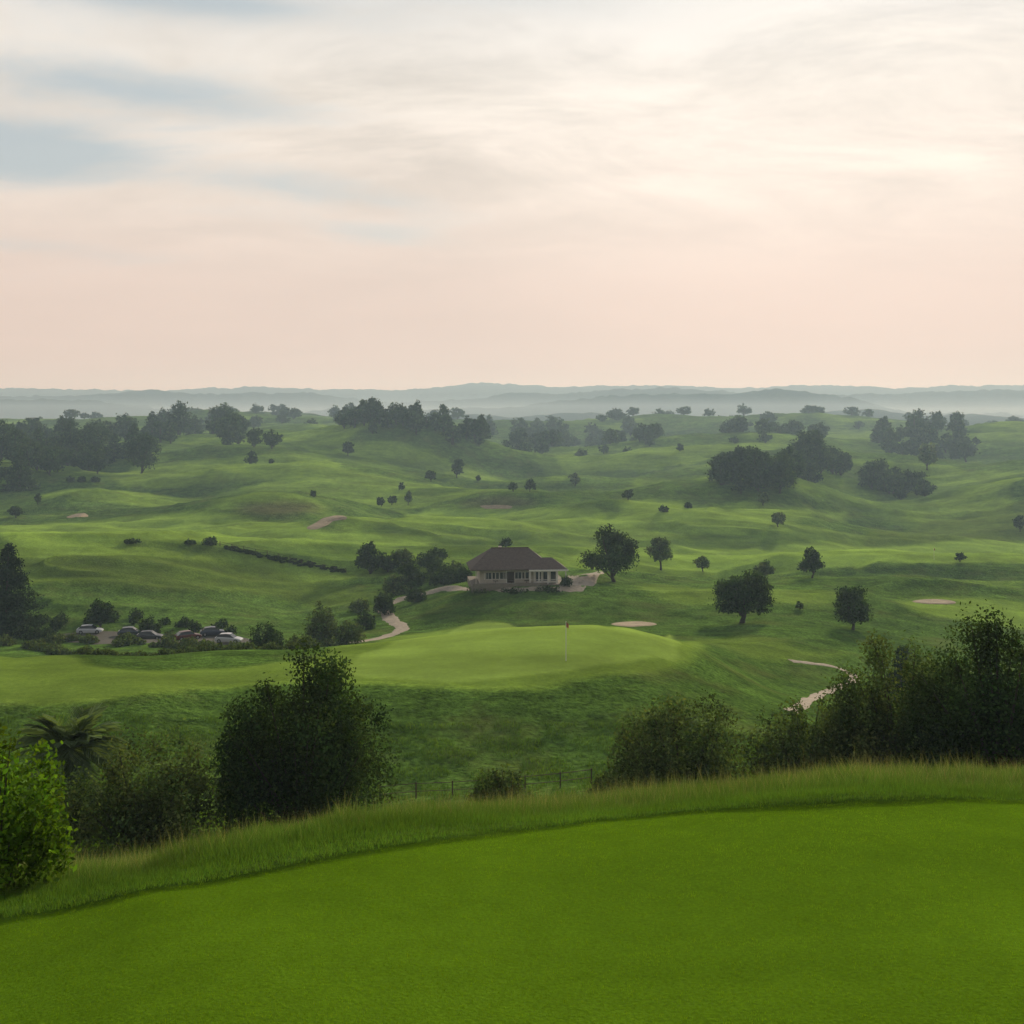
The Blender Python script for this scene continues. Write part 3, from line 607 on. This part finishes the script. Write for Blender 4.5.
def mixc(f,a,b):
    q=nd(nt,'ShaderNodeMix',data_type='RGBA')
    for s_,x in ((0,f),(6,a),(7,b)):
        if isinstance(x,(int,float)): q.inputs[s_].default_value=x
        elif isinstance(x,tuple): q.inputs[s_].default_value=(*x,1)
        else: l.new(x,q.inputs[s_])
    return q.outputs[2]
tc=nd(nt,'ShaderNodeTexCoord'); sp=nd(nt,'ShaderNodeSeparateXYZ'); l.new(tc.outputs['Generated'],sp.inputs[0])
X,Y,Z=sp.outputs
zc=mth('ADD',mth('MAXIMUM',Z,0.0),0.16)
cx=mth('DIVIDE',X,zc); cy=mth('DIVIDE',Y,zc)
cm=nd(nt,'ShaderNodeCombineXYZ'); l.new(cx,cm.inputs[0]); l.new(cy,cm.inputs[1])
mp=nd(nt,'ShaderNodeMapping'); mp.inputs['Rotation'].default_value=(0,0,math.radians(-28)); mp.inputs['Scale'].default_value=(0.6,1.0,1); mp.inputs['Location'].default_value=(3.1,1.7,0); l.new(cm.outputs[0],mp.inputs[0])
def nz(scale,det,vec,dist=0.0,rough=0.55):
    q=nd(nt,'ShaderNodeTexNoise'); q.inputs['Scale'].default_value=scale; q.inputs['Detail'].default_value=det; q.inputs['Distortion'].default_value=dist; q.inputs['Roughness'].default_value=rough; l.new(vec,q.inputs['Vector']); return q.outputs[0]
def mr(x,a,b,c,d,sm=True):
    q=nd(nt,'ShaderNodeMapRange'); q.interpolation_type='SMOOTHSTEP' if sm else 'LINEAR'
    for i,v_ in enumerate((a,b,c,d)): q.inputs[i+1].default_value=v_
    l.new(x,q.inputs[0]); return q.outputs[0]
n1=nz(1.0,8,mp.outputs[0],0.3,0.6); n2=nz(2.3,8,mp.outputs[0],0.5,0.64)
ramp=nd(nt,'ShaderNodeValToRGB'); l.new(Z,ramp.inputs[0]); e=ramp.color_ramp.elements
e[0].position=0.0; e[0].color=(0.80,0.565,0.475,1); e[1].position=1.0; e[1].color=(0.38,0.42,0.50,1)
for p_,c_ in ((0.05,(0.81,0.59,0.50)),(0.12,(0.84,0.66,0.57)),(0.20,(0.88,0.77,0.68)),(0.28,(0.88,0.81,0.73)),(0.38,(0.71,0.70,0.68)),(0.55,(0.52,0.54,0.58))):
    k_=e.new(p_); k_.color=(*c_,1)
sky=nd(nt,'ShaderNodeTexSky'); sky.sky_type='NISHITA'; sky.sun_disc=False; sky.sun_elevation=SUN_EL; sky.sun_rotation=SUN_AZ; sky.dust_density=2.5
sks=nd(nt,'ShaderNodeVectorMath',operation='SCALE'); l.new(sky.outputs[0],sks.inputs[0]); sks.inputs['Scale'].default_value=0.10
gapc=mixc(0.2,(0.46,0.54,0.59),sks.outputs[0])
cloud=ramp.outputs[0]
dt=nd(nt,'ShaderNodeVectorMath',operation='DOT_PRODUCT'); l.new(tc.outputs['Generated'],dt.inputs[0]); dt.inputs[1].default_value=(0.255,0.93,0.262)
glow=mr(dt.outputs['Value'],0.93,1.0,0,1)
br=mth('ADD',mth('MULTIPLY',mr(n2,0.30,0.70,-0.16,0.16),mr(Z,0.10,0.25,0.1,1)),mth('MULTIPLY',glow,0.18))
away=mr(Y,-0.6,0.6,0.58,1.0)
cb=nd(nt,'ShaderNodeVectorMath',operation='SCALE'); l.new(cloud,cb.inputs[0]); l.new(mth('MULTIPLY',mth('ADD',br,0.97),away),cb.inputs['Scale'])
a_=mth('DIVIDE',X,mth('MAXIMUM',Y,0.05)); el_=mth('DIVIDE',Z,mth('MAXIMUM',Y,0.05))
win=None
for (ax,ex,wx,wy,am) in ((-0.44,0.245,0.11,0.030,0.26),(-0.34,0.30,0.20,0.024,0.22),(-0.14,0.205,0.13,0.020,0.18),(0.16,0.375,0.26,0.028,0.22),(-0.30,0.385,0.16,0.02,0.20),(-0.42,0.155,0.15,0.014,0.16),(-0.10,0.165,0.16,0.012,0.14)):
    dx=mth('DIVIDE',mth('SUBTRACT',a_,ax),wx); dy=mth('DIVIDE',mth('SUBTRACT',mth('ADD',el_,mth('MULTIPLY',mth('SUBTRACT',a_,ax),0.12)),ex),wy)
    g=mth('MULTIPLY',mth('EXPONENT',mth('MULTIPLY',mth('ADD',mth('MULTIPLY',dx,dx),mth('MULTIPLY',dy,dy)),-1.0)),am)
    win=g if win is None else mth('ADD',win,g)
gsrc=mth('ADD',mth('ADD',mth('MULTIPLY',n1,0.5),mth('MULTIPLY',n2,0.5)),win)
gap=mth('MULTIPLY',mr(gsrc,0.53,0.77,0,1),mr(Z,0.08,0.20,0,1)); gap=mth('MULTIPLY',mth('MULTIPLY',gap,away),mth('SUBTRACT',1.0,mth('MULTIPLY',glow,0.8)))
fin=mixc(mth('MULTIPLY',gap,0.92),cb.outputs[0],gapc)
l.new(fin,bg.inputs[0]); bg.inputs[1].default_value=1.0
def haze(name,x0,x1,y0,y1,z0_,z1_,dens,colr,an=0.3):
    me=bpy.data.meshes.new(name); bm=bmesh.new(); bmesh.ops.create_cube(bm,size=1.0); bm.to_mesh(me); bm.free()
    m,n_=newmat(name+'_air'); o=nd(n_,'ShaderNodeOutputMaterial'); v_=nd(n_,'ShaderNodeVolumeScatter'); v_.inputs['Color'].default_value=(*colr,1); v_.inputs['Density'].default_value=dens; v_.inputs['Anisotropy'].default_value=an
    n_.links.new(v_.outputs[0],o.inputs['Volume']); me.materials.append(m)
    ob=mk_obj(name,me,((x0+x1)/2,(y0+y1)/2,(z0_+z1_)/2)); ob.scale=(x1-x0,y1-y0,z1_-z0_)
haze('atmospheric_haze',-9000,9000,-500,7000,-160,230,0.00026,(0.56,0.80,1.0),0.2)
haze('valley_mist',-6000,6000,1500,4300,-150,34,0.00042,(0.60,0.82,1.0),0.2)
cam=bpy.data.cameras.new('camera'); co=bpy.data.objects.new('camera',cam); sc.collection.objects.link(co)
cam.sensor_width=36; cam.lens=36*F/1024; cam.shift_y=-(512-HZ)/1024; cam.clip_start=0.1; cam.clip_end=30000
co.location=(0,0,0); co.rotation_euler=(math.pi/2,0,0); sc.camera=co
sc.view_settings.view_transform='Standard'; sc.view_settings.look='None'; sc.view_settings.exposure=0
print('done',time.time()-T0)
